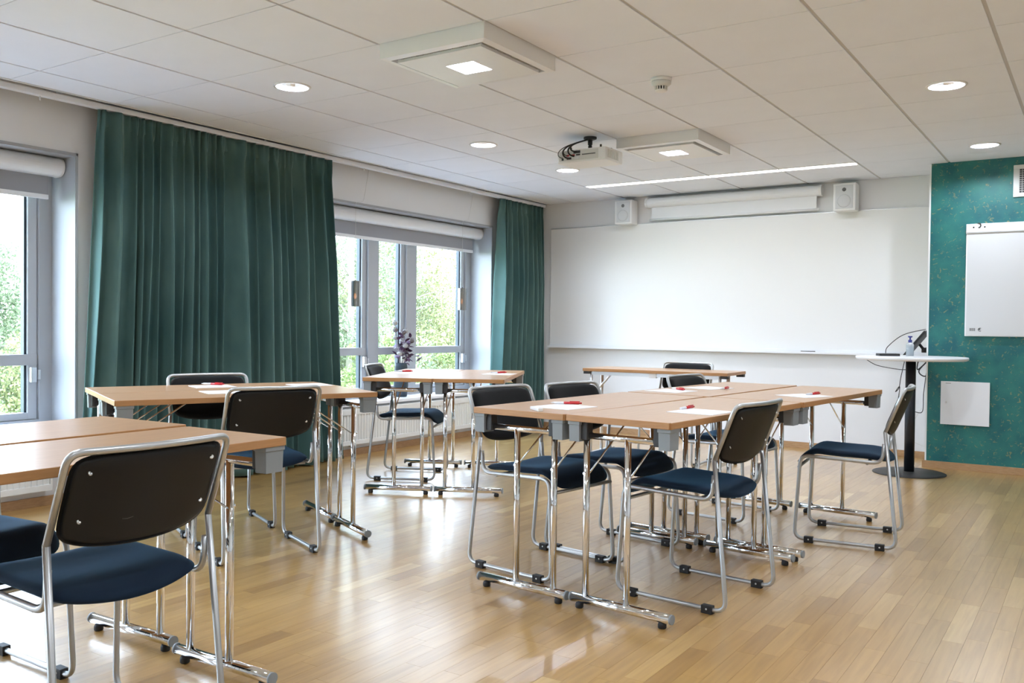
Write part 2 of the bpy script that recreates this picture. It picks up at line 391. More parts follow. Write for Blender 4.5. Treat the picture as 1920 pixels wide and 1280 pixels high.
# windows
def window(n, a, b_, bays, zt=Z1):
    """bays: list of (y0,y1) of visible glass; mullions between"""
    w = struct(put('window_%d' % n, None)); xf0, xf1 = -0.815, -0.735
    fr = MB(); e0, e1 = bays[0][0], bays[-1][1]
    fr.box(xf0, xf1, a, e0 - .06, Z0, zt, .003); fr.box(xf0, xf1, e1 + .06, b_, Z0, zt, .003)
    fr.box(xf0, xf1, e0 - .06, e1 + .06, Z0, Z0 + .045, .003); fr.box(xf0, xf1, e0 - .06, e1 + .06, zt - .1, zt, .003)
    for (p, q) in zip(bays[:-1], bays[1:]): fr.box(xf0, xf1 + .01, p[1] + .055, q[0] - .055, Z0 + .045, zt - .1, .003)
    fr.build('window_frame', 'window_paint', w)
    for (p, q) in bays:
        s_ = MB()
        s_.box(xf0 + .012, xf1 - .014, p - .055, p, Z0 + .048, zt - .1, .003); s_.box(xf0 + .012, xf1 - .014, q, q + .055, Z0 + .048, zt - .1, .003)
        s_.box(xf0 + .012, xf1 - .014, p, q, Z0 + .048, Z0 + .088, .003); s_.box(xf0 + .012, xf1 - .014, p, q, zt - .16, zt - .1, .003)
        s_.box(xf0 + .012, xf1 - .010, p - .055, q + .055, .802, .868, .003)
        sash = s_.build('sash', 'window_paint', w)
        for (z0, z1) in ((Z0 + .088, .802), (.868, zt - .16)):
            pn = MB().box(-.786, -.780, p, q, z0, z1).build('pane', 'window_glass', sash)
            MB().box(-.802, -.766, q - .014, q + .001, z0, z1).build('spacer', 'spacer', sash)
        hd = MB(); hd.box(xf1 - .016, xf1 + .012, q + .008, q + .042, .70, .79, .004); hd.box(xf1 - .004, xf1 + .018, q + .046, q + .062, .715, .775, .003)
        hd.build('handle', 'aluminium', sash)
    # lining boards of the niche and the sill
    ln = MB(); ln.box(-.735, XL + .004, b_ - .004, b_ + .0, Z0, zt); ln.box(-.735, XL + .004, a, a + .004, Z0, zt); ln.box(-.735, XL + .004, a, b_, zt - .004, zt)
    ln.box(XL, XL + .007, b_, b_ + .012, Z0 - .02, zt + .012); ln.box(XL, XL + .007, a - .012, a, Z0 - .02, zt + .012); ln.box(XL, XL + .007, a - .012, b_ + .012, zt, zt + .014)
    ln.build('niche_lining', 'window_paint', w)
    MB().box(-.74, XL + .045, a + .002, b_ - .002, Z0 - .025, Z0, .004).build('window_sill', 'white_lacquer', w)
window(1, *WIN[0], [(1.32, 2.02), (2.235, 2.53), (2.755, 3.445)])
window(2, *WIN[1], [(-3.0, -2.3), (-2.09, -1.79), (-1.57, -0.862)])
window(3, *WIN[2], [(-5.80, -4.95), (-4.75, -3.90)])

# roller blinds
def blind(a, b_, label):
    t_ = thing('roller_blind', label, 'blind', (-.62, (a + b_) / 2, 1.99)); h = (b_ - a) / 2 - .012
    prof = [(-.055, .052)] + [(-.01 + .055 * math.cos(R(q)), .055 * math.sin(R(q))) for q in range(75, -91, -15)] + [(-.055, -.055)]
    mb = MB(); n = len(prof)
    for y in (-h + .012, h - .012): mb.add([(p[0], y, p[1]) for p in prof], [tuple(range(n)) if y > 0 else tuple(reversed(range(n)))])
    mb.add([(p[0], y, p[1]) for y in (-h + .012, h - .012) for p in prof], [(k, (k + 1) % n, n + (k + 1) % n, n + k) for k in range(n)])
    mb.build('cassette', 'white_lacquer', t_)
    for s_ in (-1, 1):
        ec = MB(); y0, y1 = (h - .012, h) if s_ > 0 else (-h, -h + .012)
        pf = [(p[0] * 1.04, p[1] * 1.04) for p in prof]
        ec.add([(p[0], y, p[1]) for y in (y0, y1) for p in pf], [(k, (k + 1) % n, n + (k + 1) % n, n + k) for k in range(n)] + [tuple(reversed(range(n))), tuple(range(n, 2 * n))]); ec.build('end_cap', 'white_plastic', t_)
    MB().box(-.052, -.0505, -h + .03, h - .05, -.165, -.05).build('blind_cloth', 'blind_fabric', t_)
    MB().box(-.060, -.045, -h + .03, h - .05, -.193, -.165, .004).build('bottom_rail', 'white_lacquer', t_)
blind(*WIN[0], 'white roller blind rolled up above the window with the flower vase')
blind(*WIN[1], 'white roller blind over the window beside the wide curtain')

# radiators
def radiator(a, b_, label):
    t_ = thing('radiator', label, 'radiator', (XL + .004, (a + b_) / 2, 0.095)); h = (b_ - a) / 2
    mb = MB(); n = int((b_ - a) / .0333); ht = .285
    ys_ = []
    for k in range(n):
        y = -h + .01 + (2 * h - .02) * k / n; w = (2 * h - .02) / n
        ys_ += [(y, .062), (y + w * .3, .062), (y + w * .42, .054), (y + w * .78, .054), (y + w * .9, .062)]
    vs = []; fs = []
    for (y, xx) in ys_: vs += [(xx, y, .035), (xx, y, ht - .04)]
    for k in range(len(ys_) - 1): fs.append((2 * k, 2 * k + 2, 2 * k + 3, 2 * k + 1))
    mb.add(vs, fs); mb.build('ribbed_panel', 'radiator', t_)
    MB().box(.012, .056, -h + .004, h - .004, .005, ht - .012).build('core', 'radiator', t_)
    bz = MB(); bz.box(.05, .066, -h, h, 0, .036, .004); bz.box(.05, .066, -h, h, ht - .042, ht, .004); bz.build('front_rim', 'radiator', t_)
    MB().box(.008, .064, -h, h, ht - .004, ht + .006, .002).build('top_grille', 'radiator', t_)
    for s_ in (-1, 1): MB().box(.006, .066, s_ * h - .006, s_ * h + .006, 0, ht + .006, .003).build('side_panel', 'radiator', t_)
    for q in (-.35, .35): MB().box(.0, .03, q * h * 2 - .015, q * h * 2 + .015, -.02, .06).build('bracket', 'warm_plastic', t_)
radiator(1.30, 3.33, 'long white ribbed radiator under the window with the flower vase')
radiator(-2.95, -0.90, 'white ribbed radiator below the window by the double beech table')

# curtain track and curtains
tr = thing('curtain_track', 'white curtain rail running along the ceiling edge above the windows', 'curtain rail', (-.36, 0, ROOM_H))
MB().box(-.024, .024, YR + .2, YB - .03, -.036, -.006, .003).build('rail', 'white_lacquer', tr)
for q in (-3.4, -1.9, -.9, .6, 2.0, 3.3): MB().box(-.10, .01, q - .012, q + .012, -.006, .045).build('rail_bracket', 'aluminium', tr)
for q in (-1.0, 1.62, 3.05): MB().tube([(0, q, -.036), (0, q, -.06)], .004, 6).build('glider', 'white_plastic', tr)
def curtain(a, b_, fa, fb, nf, seed, label, ztop=2.322, zbot=.015):
    rg = random.Random(seed); wd = [rg.choice((.45, .6, .8, 1.1, 1.5, 2.0)) * rg.uniform(.85, 1.15) for _ in range(nf)]; tot = sum(wd); cum = [0]
    for w_ in wd: cum.append(cum[-1] + w_ / tot)
    amp = [min(1.3, .5 + .5 * w_) for w_ in wd]; dr = [rg.uniform(-1, 1) for _ in range(nf + 1)]; pk = [rg.uniform(.3, .7) for _ in range(nf)]; sh = [rg.uniform(.8, 1.5) for _ in range(nf)]
    bl = [rg.uniform(.55, 1.3) for _ in range(nf)]; NP = 14; NU = nf * NP; NZ = 48; vs = []
    for iz in range(NZ + 1):
        tz = iz / NZ; z = ztop + (zbot - ztop) * tz; head = min(1, max(0, (tz - .035) / .03))
        for iu in range(NU + 1):
            k = min(nf - 1, iu // NP); loc = (iu - k * NP) / NP; u = cum[k] + loc * (cum[k + 1] - cum[k])
            p_ = pk[k]; q = loc / p_ if loc < p_ else (1 - loc) / (1 - p_)          # 0 valley .. 1 ridge
            wv = (.5 - .5 * math.cos(PI * q)) ** sh[k]
            grow = 1 + (bl[k] - 1) * tz
            A_ = .050 + .060 * min(1, tz / .35)
            xx = A_ * amp[k] * grow * (wv - .4) * (.6 + .4 * head)
            if head < 1: xx += (.012 * math.sin(2 * PI * (loc * 2 + k * .37)) + .006) * (1 - head)
            xx += .008 * math.sin(5 * tz + k * 1.7) * math.sin(PI * loc) * head
            drift = (dr[k] * (1 - loc) + dr[k + 1] * loc) * .040 * tz
            skew = .012 * math.sin(2 * PI * loc) * head * amp[k]
            y0 = a + (b_ - a) * u; y1 = (a - fa) + (b_ + fb - a + fa) * u
            y = y0 + (y1 - y0) * tz ** 1.3 + drift * (0 if iu in (0, NU) else 1) + skew
            vs.append((xx, y, z + (.004 * math.sin(u * 60) if iz == NZ else 0)))
    fs = []; w1 = NU + 1
    for iz in range(NZ):
        for iu in range(NU): fs.append((iz * w1 + iu, iz * w1 + iu + 1, (iz + 1) * w1 + iu + 1, (iz + 1) * w1 + iu))
    t_ = thing('curtain', label, 'curtain', (-.36, 0, 0))
    o = MB().add(vs, fs, 0, True).build('cloth', 'velvet', t_)
    sm = o.modifiers.new('thickness', 'SOLIDIFY'); sm.thickness = .004; sm.offset = 0
    tp = MB()
    tp.box(-.012, -.004, a + .01, b_ - .01, ztop - .09, ztop - .002); tp.build('header_tape', 'velvet', t_)
curtain(-0.655, 1.262, .105, .155, 23, 4, 'wide dark green velvet curtain drawn between the two windows')
curtain(3.555, 4.345, .09, .0, 10, 9, 'narrow dark green velvet curtain hanging in the corner by the whiteboard')

# ------------------------------------------------------------------ ceiling fittings
def area(name, kind, size, watt, parent, loc, size_y=None, col=(.79, .87, 1.0), spread=180):
    l = bpy.data.lights.new(name, 'AREA'); l.shape = kind; l.size = size
    if size_y: l.size_y = size_y
    l.energy = watt; l.color = col; l.spread = R(spread)
    o = bpy.data.objects.new(name, l); COL.objects.link(o); o.parent = parent; o.location = loc
    return o
DL = ['round recessed downlight in the ceiling above the curtained wall', 'round recessed downlight between the curtain and the projector', 'small round downlight behind the ceiling projector',
      'large round downlight in the ceiling beyond the smoke detector', 'round recessed downlight in front of the teal wall']
def downlight(i, x, y):
    t_ = thing('downlight', DL[i] if i < 5 else 'unseen recessed ceiling downlight added to light the room evenly', 'ceiling light', (x, y, ROOM_H), 0, 'recessed downlights')
    MB().lathe([(.084, -.001), (.086, -.005), (.100, -.004), (.101, 0.0), (.086, .0)], seg=36, caps=False).build('trim_ring', 'white_plastic', t_)
    prof = [(.085, -.002), (.082, .02), (.074, .045), (.06, .066), (.045, .078)]
    o = MB().lathe(prof, seg=20, smooth=False, caps=False).build('reflector', 'reflector', t_)
    MB().lathe([(.045, .078), (.0, .0785)], seg=20, caps=False).build('diffuser', 'lamp_glow', t_)
    MB().lathe([(.0865, .0), (.0865, .085), (.0, .085)], seg=20, caps=False).build('can', 'white_plastic', t_)
    area('downlight_lamp', 'DISK', .07, LAMP_W, t_, (0, 0, .022))
for i, (x, y) in enumerate(DOWN): downlight(i, x, y)
PL = ['white square ceiling ventilation unit with a small light, ahead of the smoke detector', 'white square ceiling ventilation unit with a small light, beside the projector']
def panel_unit(i, x, y):
    t_ = thing('ceiling_unit', PL[i] if i < 2 else 'white square ceiling ventilation unit behind the photographer', 'air unit', (x, y, ROOM_H), 0, 'square ceiling units')
    w, d = .296, .068
    hs = MB()
    for (x0, x1, y0, y1) in ((-w, w, -w, -w + .012), (-w, w, w - .012, w), (-w, -w + .012, -w + .012, w - .012), (w - .012, w, -w + .012, w - .012)): hs.box(x0, x1, y0, y1, -d, .03, .002)
    hs.build('housing', 'white_plastic', t_)
    ra = MB()   # bottom rim, inner edge rising into the slot
    q = w - .036
    for s_ in range(4):
        c, s2 = math.cos(s_ * PI / 2), math.sin(s_ * PI / 2)
        def rot(px, py, z): return (px * c - py * s2, px * s2 + py * c, z)
        ra.add([rot(-w, -w, -d), rot(w, -w, -d), rot(q, -q, -d - .004), rot(-q, -q, -d - .004), rot(q, -q, -d + .03), rot(-q, -q, -d + .03)], [(0, 3, 2, 1), (3, 5, 4, 2)])
    ra.build('bottom_rim', 'white_lacquer', t_)
    p = .238; h = .078
    sb2 = MB()
    for (x0, x1, y0, y1) in ((-q, q, -q, -h), (-q, q, h, q), (-q, -h, -h, h), (h, q, -h, h)): sb2.box(x0, x1, y0, y1, -d + .028, -d + .034)
    sb2.build('slot_back', 'dark_fitting', t_)
    pl = MB(); zb = -d - .012; zt = zb + .012
    for (x0, x1, y0, y1) in ((-p, p, -p, -h), (-p, p, h, p), (-p, -h, -h, h), (h, p, -h, h)): pl.box(x0, x1, y0, y1, zb, zt)
    pl.build('diffuser_plate', 'white_plastic', t_)
    gr = MB(); n = 46
    for k in range(n):
        u = -p + .008 + (2 * p - .016) * k / (n - 1)
        for (cx, cy, hor) in ((u, -p + .003, 1), (u, p - .003, 1), (-p + .003, u, 0), (p - .003, u, 0)):
            a_, b2 = (.0026, .003) if hor else (.003, .0026)
            gr.box(cx - a_, cx + a_, cy - b2, cy + b2, zt, -d + .028)
    tag(gr.build('slot_grille', 'white_plastic', t_), kind='stuff')
    wl = MB()
    for s_ in range(4):
        c, s2 = math.cos(s_ * PI / 2), math.sin(s_ * PI / 2)
        def rot(px, py, z): return (px * c - py * s2, px * s2 + py * c, z)
        wl.add([rot(-h, -h, zb), rot(h, -h, zb), rot(h * .72, -h * .72, -.02), rot(-h * .72, -h * .72, -.02)], [(0, 1, 2, 3)])
    wl.build('light_well', 'white_plastic', t_)
    MB().box(-h * .72, h * .72, -h * .72, h * .72, -.021, -.018).build('light_panel', 'lamp_glow', t_)
    area('unit_lamp', 'SQUARE', .10, PANEL_W, t_, (0, 0, -.025))
for i, (x, y) in enumerate(PAN): panel_unit(i, x, y)

st = thing('strip_light', 'long narrow ceiling strip light in front of the projection screen', 'ceiling light', (1.81, 3.545, ROOM_H))
MB().box(-1.19, 1.19, -.052, .052, -.006, .012, .002).build('housing', 'white_lacquer', st)
for q in (-.026, .026): MB().box(-1.18, 1.18, q - .012, q + .012, -.010, -.004, .002).build('tube', 'strip_glow', st)
for k in range(1, 4): MB().box(-1.19 + .595 * k - .004, -1.19 + .595 * k + .004, -.05, .05, -.011, -.005).build('joint_clip', 'white_plastic', st)
area('strip_lamp', 'RECTANGLE', 2.3, STRIP_W, st, (0, 0, -.013), .06, (.86, .91, 1.0))

sd_ = thing('smoke_detector', 'round white smoke detector on the ceiling between two square units', 'smoke detector', (2.675, .60, ROOM_H))
MB().lathe([(.054, 0), (.054, -.012), (.050, -.016)], seg=32).build('base', 'white_plastic', sd_)
MB().lathe([(.050, -.014), (.051, -.03), (.036, -.042)], seg=32).build('body', 'warm_plastic', sd_)
MB().lathe([(.026, -.04), (.026, -.062)], seg=24).build('chamber', 'dark_fitting', sd_)
for k in range(14):
    a = 2 * PI * k / 14; MB().box(-.0025, .0025, -.003, .003, -.062, -.04).build('vent_bar', 'white_plastic', sd_, (.030 * math.cos(a), .030 * math.sin(a), 0), (0, 0, a + PI / 2))
MB().lathe([(.033, -.06), (.028, -.068), (.0, -.069)], seg=24).build('cap', 'white_plastic', sd_)

# projector on its ceiling mount
pr = thing('projector', 'white ceiling projector with black cables plugged into its back', 'projector', (1.67, 1.675, ROOM_H))
MB().lathe([(.045, 0), (.045, -.012), (.03, -.018)], seg=20).build('mount_plate', 'dark_fitting', pr)
MB().lathe([(.016, -.015), (.016, -.05), (.011, -.055), (.014, -.065), (.011, -.075), (.030, -.09), (.045, -.098)], seg=16).build('mount_post', 'black_plastic', pr)
bd = MB().box(-.185, .185, -.125, .125, -.185, -.098, .012).build('body', 'white_plastic', pr)
MB().box(-.168, .130, -.1275, -.124, -.172, -.108, .001).build('connector_panel', 'warm_plastic', bd)
for k in range(7): MB().box(.1835, .1875, -.10 + k * .024, -.084 + k * .024, -.168, -.112).build('vent_slat', 'warm_plastic', bd)
for (x, z, w_, h_, m_) in ((-.09, -.157, .034, .014, 'dark_fitting'), (-.03, -.157, .036, .016, 'aluminium'), (-.10, -.137, .02, .010, 'connector_red'), (-.06, -.137, .025, .010, 'connector_red'), (-.02, -.137, .03, .009, 'dark_fitting'), (-.14, -.16, .014, .014, 'dark_fitting'), (.06, -.138, .10, .006, 'print_grey'), (-.03, -.118, .05, .018, 'dark_fitting')):
    MB().box(x - w_ / 2, x + w_ / 2, -.131, -.126, z - h_ / 2, z + h_ / 2).build('socket', m_, bd)
for (x, y) in ((-.11, -.07), (.12, -.07), (-.11, .08), (.12, .08)): MB().tube([(x, y, -.10), (x, y, -.072)], .007, 8).build('foot', 'black_plastic', pr)
for x0, x1 in ((-.12, -.02), (.02, .13)): MB().tube([(x0, -.06, -.096), ((x0 + x1) / 2, -.03, -.088), (x1, 0, -.092)], .004, 6).build('mount_arm', 'black_plastic', pr)
for (xe, ze, r_, sag) in ((-.09, -.157, .0055, -.17), (-.14, -.15, .003, -.185), (-.05, -.145, .0055, -.11), (-.03, -.118, .0055, -.09), (-.10, -.137, .003, -.13)):
    p0, p3 = Vector((-.005, .0, -.012)), Vector((xe, -.13, ze)); p1 = Vector((-.06, -.09, -.05)); p2 = Vector((sag, -.19, -.075)); p25 = Vector((xe - .03, -.175, ze - .005))
    pts = []
    for k in range(17):
        t_ = k / 16; c4 = [(1 - t_) ** 4, 4 * (1 - t_) ** 3 * t_, 6 * (1 - t_) ** 2 * t_ ** 2, 4 * (1 - t_) * t_ ** 3, t_ ** 4]
        pts.append(p0 * c4[0] + p1 * c4[1] + p2 * c4[2] + p25 * c4[3] + p3 * c4[4])
    MB().tube(pts, r_, 6).build('cable', 'black_plastic', pr)
MB().lathe([(.035, 0), (.035, .03)], seg=20).build('lens', 'dark_fitting', pr, (-.06, .118, -.14), (-PI / 2, 0, 0))

# ------------------------------------------------------------------ front wall equipment
wb = thing('whiteboard', 'wide glossy whiteboard filling the wall behind the desks', 'whiteboard', (1.53, YB - .004, 1.49))
MB().box(-1.805, 1.93, -.014, 0, -.605, .605, .002).build('board', 'whiteboard', wb)
ed = MB(); ed.box(-1.805, 1.93, -.017, 0, .605, .612, .001); ed.build('top_edge', 'aluminium', wb)
ty = MB(); ty.box(-1.805, 1.93, -.02, 0, -.640, -.603, .003); ty.box(-1.805, 1.93, -.065, -.015, -.640, -.630, .002); ty.box(-1.805, 1.93, -.067, -.061, -.640, -.620, .002)
ty.build('pen_tray', 'white_lacquer', wb)
mk = thing('board_marker', 'dark marker pen lying in the whiteboard tray', 'marker', (2.42, YB - .042, .868))
MB().tube([(-.06, 0, .001), (.04, 0, .001)], .007, 10).build('barrel', 'black_plastic', mk); MB().tube([(.04, 0, .001), (.065, 0, .001)], .0075, 10).build('cap', 'dark_fitting', mk)

def speaker(x, label):
    t_ = thing('wall_speaker', label, 'speaker', (x, YB, 2.205), 0, 'white wall loudspeakers')
    b2 = MB().box(-.092, .092, -.165, -.02, -.118, .118, .012).build('cabinet', 'white_plastic', t_)
    MB().box(-.072, .072, -.171, -.160, -.10, .10, .004).build('grille', 'grille_cloth', t_)
    MB().lathe([(.055, 0), (.050, .003), (.0, .0035)], seg=28).build('woofer', 'grille_cloth', t_, (0, -.171, -.035), (PI / 2, 0, 0))
    MB().lathe([(.018, 0), (.014, .003), (.0, .0035)], seg=20).build('tweeter', 'print_grey', t_, (0, -.170, .062), (PI / 2, 0, 0))
    MB().box(-.02, .02, -.03, 0, -.05, .05).build('wall_bracket', 'white_plastic', t_)
speaker(.64, 'white wall loudspeaker near the corner curtain'); speaker(2.74, 'white wall loudspeaker near the teal wall')

sc_ = thing('projection_screen', 'white roll-down projection screen mounted between two loudspeakers', 'screen', (1.69, YB, 2.29))
prof = [(-.02, .045)] + [(-.075 + .045 * math.cos(R(q)), .0 + .045 * math.sin(R(q))) for q in range(90, 271, 20)] + [(-.02, -.045)]
def extr(prof, x0, x1):
    n = len(prof); return MB().add([(x, p[0], p[1]) for x in (x0, x1) for p in prof], [(k, n + k, n + (k + 1) % n, (k + 1) % n) for k in range(n)] + [tuple(range(n)), tuple(reversed(range(n, 2 * n)))])
extr(prof, -.82, .82).build('case', 'white_lacquer', sc_)
pf2 = [(p[0] * 1.02 - .001, p[1] * 1.06) for p in prof]
extr(pf2, -.842, -.82).build('end_cap', 'white_plastic', sc_); extr(pf2, .82, .842).build('end_cap', 'white_plastic', sc_)
MB().box(-.79, .79, -.058, -.0565, -.16, -.04).build('screen_cloth', 'screen_fabric', sc_)
MB().tube([(-.812, -.057, -.164), (.812, -.057, -.164)], .010, 10).build('bottom_bar', 'white_lacquer', sc_)
for s_ in (-1, 1): MB().box(s_ * .7 - .03, s_ * .7 + .03, -.03, 0, .02, .05).build('bracket', 'white_plastic', sc_)

vt = thing('vent_grille', 'white framed ventilation grille high on the teal wall', 'vent', (4.19, YG, 2.181))
vf = MB()
for (a, b_, c, d) in ((-.155, .155, .088, .118), (-.155, .155, -.118, -.088), (-.155, -.115, -.088, .088), (.115, .155, -.088, .088)): vf.box(a, b_, -.014, 0, c, d, .003)
vf.build('frame', 'warm_plastic', vt); MB().box(-.115, .115, -.003, 0, -.088, .088).build('duct', 'ceiling_void', vt)
for k in range(1, 14): MB().box(-.115 + k * .0165 - .0014, -.115 + k * .0165 + .0014, -.010, -.003, -.088, .088).build('vertical_bar', 'warm_plastic', vt)
for k in range(1, 11): MB().box(-.115, .115, -.012, -.006, -.088 + k * .016 - .0014, -.088 + k * .016 + .0014).build('horizontal_bar', 'warm_plastic', vt)
for q in (-.135, .135): MB().lathe([(.004, 0), (.004, .002)], seg=10).build('screw', 'screw_steel', vt, (q, -.014, -.1), (PI / 2, 0, 0))

fc = thing('flip_chart', 'white flip chart pad hanging on the teal wall', 'flip chart', (4.08, YG, 1.4525))
MB().box(-.35, .35, -.026, 0, -.425, .425, .004).build('board', 'white_lacquer', fc)
MB().box(-.35, .35, -.034, -.024, .365, .425, .003).build('clamp_bar', 'white_lacquer', fc)
MB().box(-.34, .34, -.030, -.026, -.418, .364).build('paper_pad', 'pad_paper', fc)
MB().box(-.35, .35, -.0375, -.030, .352, .365, .002).build('rail_profile', 'aluminium', fc)  # thin aluminium strip below the clamp bar
for x in (-.30, -.225): MB().lathe([(.0065, 0), (.005, .006)], seg=12).build('pin', 'black_plastic', fc, (x, -.034, .398), (PI / 2, 0, 0))
MB().tube([(-.265 + .014 * math.sin(R(q)), -.040, .412 + .016 * math.cos(R(q))) for q in range(-30, 200, 20)], .0035, 8).build('hook', 'black_plastic', fc)
for k in range(5): MB().box(-.315 + k * .008, -.310 + k * .008, -.0308, -.030, -.385, -.363).build('printed_bar', 'print_grey', fc)
MB().tube([(-.245 + .012 * math.cos(R(q)), -.0304, -.374 + .012 * math.sin(R(q))) for q in range(50, 320, 15)], .0022, 6).build('printed_mark', 'print_grey', fc)
MB().lathe([(.007, 0), (.007, .0006)], seg=16).build('printed_dot', 'print_grey', fc, (-.249, -.030, -.371), (PI / 2, 0, 0))

cb_ = thing('wall_cabinet', 'small square white hatch cabinet low on the teal wall', 'cabinet', (3.741, YG, .513))
MB().box(-.160, .160, -.012, 0, -.158, .158).build('frame', 'white_plastic', cb_)
dr_ = MB().box(-.168, .168, -.022, -.010, -.166, .166, .003).build('door', 'white_lacquer', cb_)
MB().lathe([(.009, 0), (.008, .004), (.004, .0045)], seg=16).build('lock', 'aluminium', dr_, (-.132, -.022, .005), (PI / 2, 0, 0))
MB().box(-.135, -.098, -.0226, -.022, .150, .153).build('printed_line', 'print_grey', dr_)

# ------------------------------------------------------------------ tables
TZ = .735
def table_proto():
    t_ = thing('folding_table', 'x', 'table')
    tb = bmesh.new(); bmesh.ops.create_cube(tb, size=1)
    for p in tb.verts: p.co = Vector((p.co.x * 1.2, p.co.y * .45, TZ - .012 + p.co.z * .024))
    bmesh.ops.bevel(tb, geom=[e for e in tb.edges if abs(e.verts[0].co.z - e.verts[1].co.z) > .01], offset=.006, segments=2, affect='EDGES')
    bmesh.ops.bevel(tb, geom=[e for e in tb.edges if e.verts[0].co.z == e.verts[1].co.z], offset=.0015, segments=1, affect='EDGES')
    me = bpy.data.meshes.new('table_top'); tb.normal_update()
    for f in tb.faces: f.material_index = 0 if f.normal.z > .9 else 1
    tb.to_mesh(me); tb.free(); me.materials.append(MATS['beech']); me.materials.append(MATS['beech_edge']); put('table_top', me, t_)
    for s_ in (-1, 1):
        u = s_ * .556
        for v in (-.188, .195):
            g = MB(); w0, w1, d0, d1 = .036, .031, .026, .022; zt, zb = TZ - .024, TZ - .100; uu = s_ * .558
            vs = [(uu + a * w, v + b2 * d, z) for (w, d, z) in ((w0, d0, zt), (w0, d0, zt - .012), (w0 - .003, d0 - .003, zt - .014), (w1, d1, zb)) for (a, b2) in ((-1, -1), (1, -1), (1, 1), (-1, 1))]
            fs = [(3, 2, 1, 0), (12, 13, 14, 15)]
            for l_ in range(3):
                for k in range(4): fs.append((l_ * 4 + k, (l_ + 1) * 4 + k, (l_ + 1) * 4 + (k + 1) % 4, l_ * 4 + (k + 1) % 4)[::-1])
            g.add(vs, fs); blk = g.build('corner_bracket', 'grey_plastic', t_)
            MB().box(uu - .02, uu + .02, v + (.022 if v < 0 else -.050), v + (.050 if v < 0 else -.022), zt - .068, zt - .004, .004).build('hinge_fitting', 'dark_fitting', blk)
        lf = MB().tube([(u, -.170, .658), (u, .178, .658)], .0125, 12).build('leg_rail', 'chrome', t_)
        for v in (-.152, .028):
            lg = MB().tube([(u, v, .658), (u, v, .047)], .0125, 14).build('leg', 'chrome', t_)
            MB().tube([(u - s_ * .008, v, .515), (u + s_ * .018, v, .515)], .006, 8).build('bolt', 'chrome', lg)
            MB().tube([(u - s_ * .014, v + .004, .515), (u - s_ * .30, v + .004, TZ - .03)], .0036, 8).build('strut', 'chrome', t_)
        ft = MB().tube([(u, -.212, .037), (u, .212, .037)], .0175, 16).build('foot_bar', 'chrome', t_)
        for v in (-.215, .215): MB().tube([(u, v - .004, .037), (u, v + .004, .037)], .0178, 16).build('end_cap', 'grey_plastic', ft)
        for v in (-.178, .178): MB().lathe([(.013, 0), (.0155, .003), (.0155, .014), (.012, .023)], (u, v, 0), 14).build('foot', 'rubber', ft)
    return t_
TABLES = [  # x, y, long-axis angle, flipped, label
    (2.747, -0.186, 86.0, 0, 'beech table with an eraser and notepad, in front of two tucked-in chairs'),
    (3.208, -0.216, 84.6, 1, 'beech table with one notepad, its chair back facing the open floor'),
    (2.845, 1.032, 85.8, 0, 'beech table with two notepads, end to end with the eraser table'),
    (3.322, 0.990, 85.2, 1, 'beech table with a notepad, beside the round standing table'),
    (1.940, -2.487, 92.0, 0, 'bare beech table on the radiator side of the bare pair'),
    (2.424, -2.507, 90.9, 1, 'bare beech table with the scuffed chair tucked under it'),
    (0.784, -0.691, 66.4, 0, 'beech table along the wide green curtain'),
    (1.200, -0.875, 66.5, 1, 'beech table with its partner between it and the wide green curtain'),
    (0.656, 1.087, 117.2, 0, 'beech table by the window, nearest the flower vase'),
    (1.060, 1.296, 116.8, 1, 'beech table by the window, nearer the corner curtain')]
tp0 = table_proto()
for i, (x, y, a, fl_, lab) in enumerate(TABLES):
    o = tp0 if i == 0 else copy_tree(tp0)
    o.location = (x, y, 0); o.rotation_euler = (0, 0, R(a + 180 * fl_)); tag(o, lab, 'table', 'beech folding tables')
# the separate desk in front of the whiteboard
ds = thing('teacher_desk', 'narrow beech desk with a thin steel frame, alone before the whiteboard', 'desk', (1.690, 2.885, 0), R(1.9))
MB().box(-.6, .6, -.225, .225, TZ - .024, TZ, .002).build('table_top', 'beech', ds); MB().box(-.601, .601, -.226, .226, TZ - .022, TZ - .002, .002).build('edge_band', 'beech_edge', ds)
MB().box(-.53, .53, -.205, -.185, TZ - .052, TZ - .024, .002).build('front_rail', 'aluminium', ds)
for s_ in (-1, 1):
    for v in (-.195, .195): MB().box(s_ * .57 - .03, s_ * .57 + .03, v - .018, v + .018, TZ - .046, TZ - .024, .003).build('corner_fitting', 'dark_fitting', ds)
    MB().tube([(s_ * .535, 0, .05), (s_ * .535, 0, TZ - .024)], .013, 10).build('leg', 'aluminium', ds)
    MB().tube([(s_ * .535, -.195, TZ - .03), (s_ * .535, -.195, .06)], .010, 10).build('leg', 'aluminium', ds)
    MB().tube([(s_ * .535, -.195, .50), (s_ * .36, -.195, TZ - .04)], .010, 8).build('strut', 'aluminium', ds)
    fb = MB().box(s_ * .535 - .016, s_ * .535 + .016, -.225, .225, .026, .058, .004).build('foot_bar', 'aluminium', ds)
    for v in (-.2, .2): MB().lathe([(.014, 0), (.014, .012), (.008, .03)], (s_ * .535, v, 0), 12).build('foot', 'rubber', fb)
MB().box(-.03, .03, -.212, -.18, TZ - .06, TZ - .022, .003).build('rail_clip', 'white_plastic', ds)

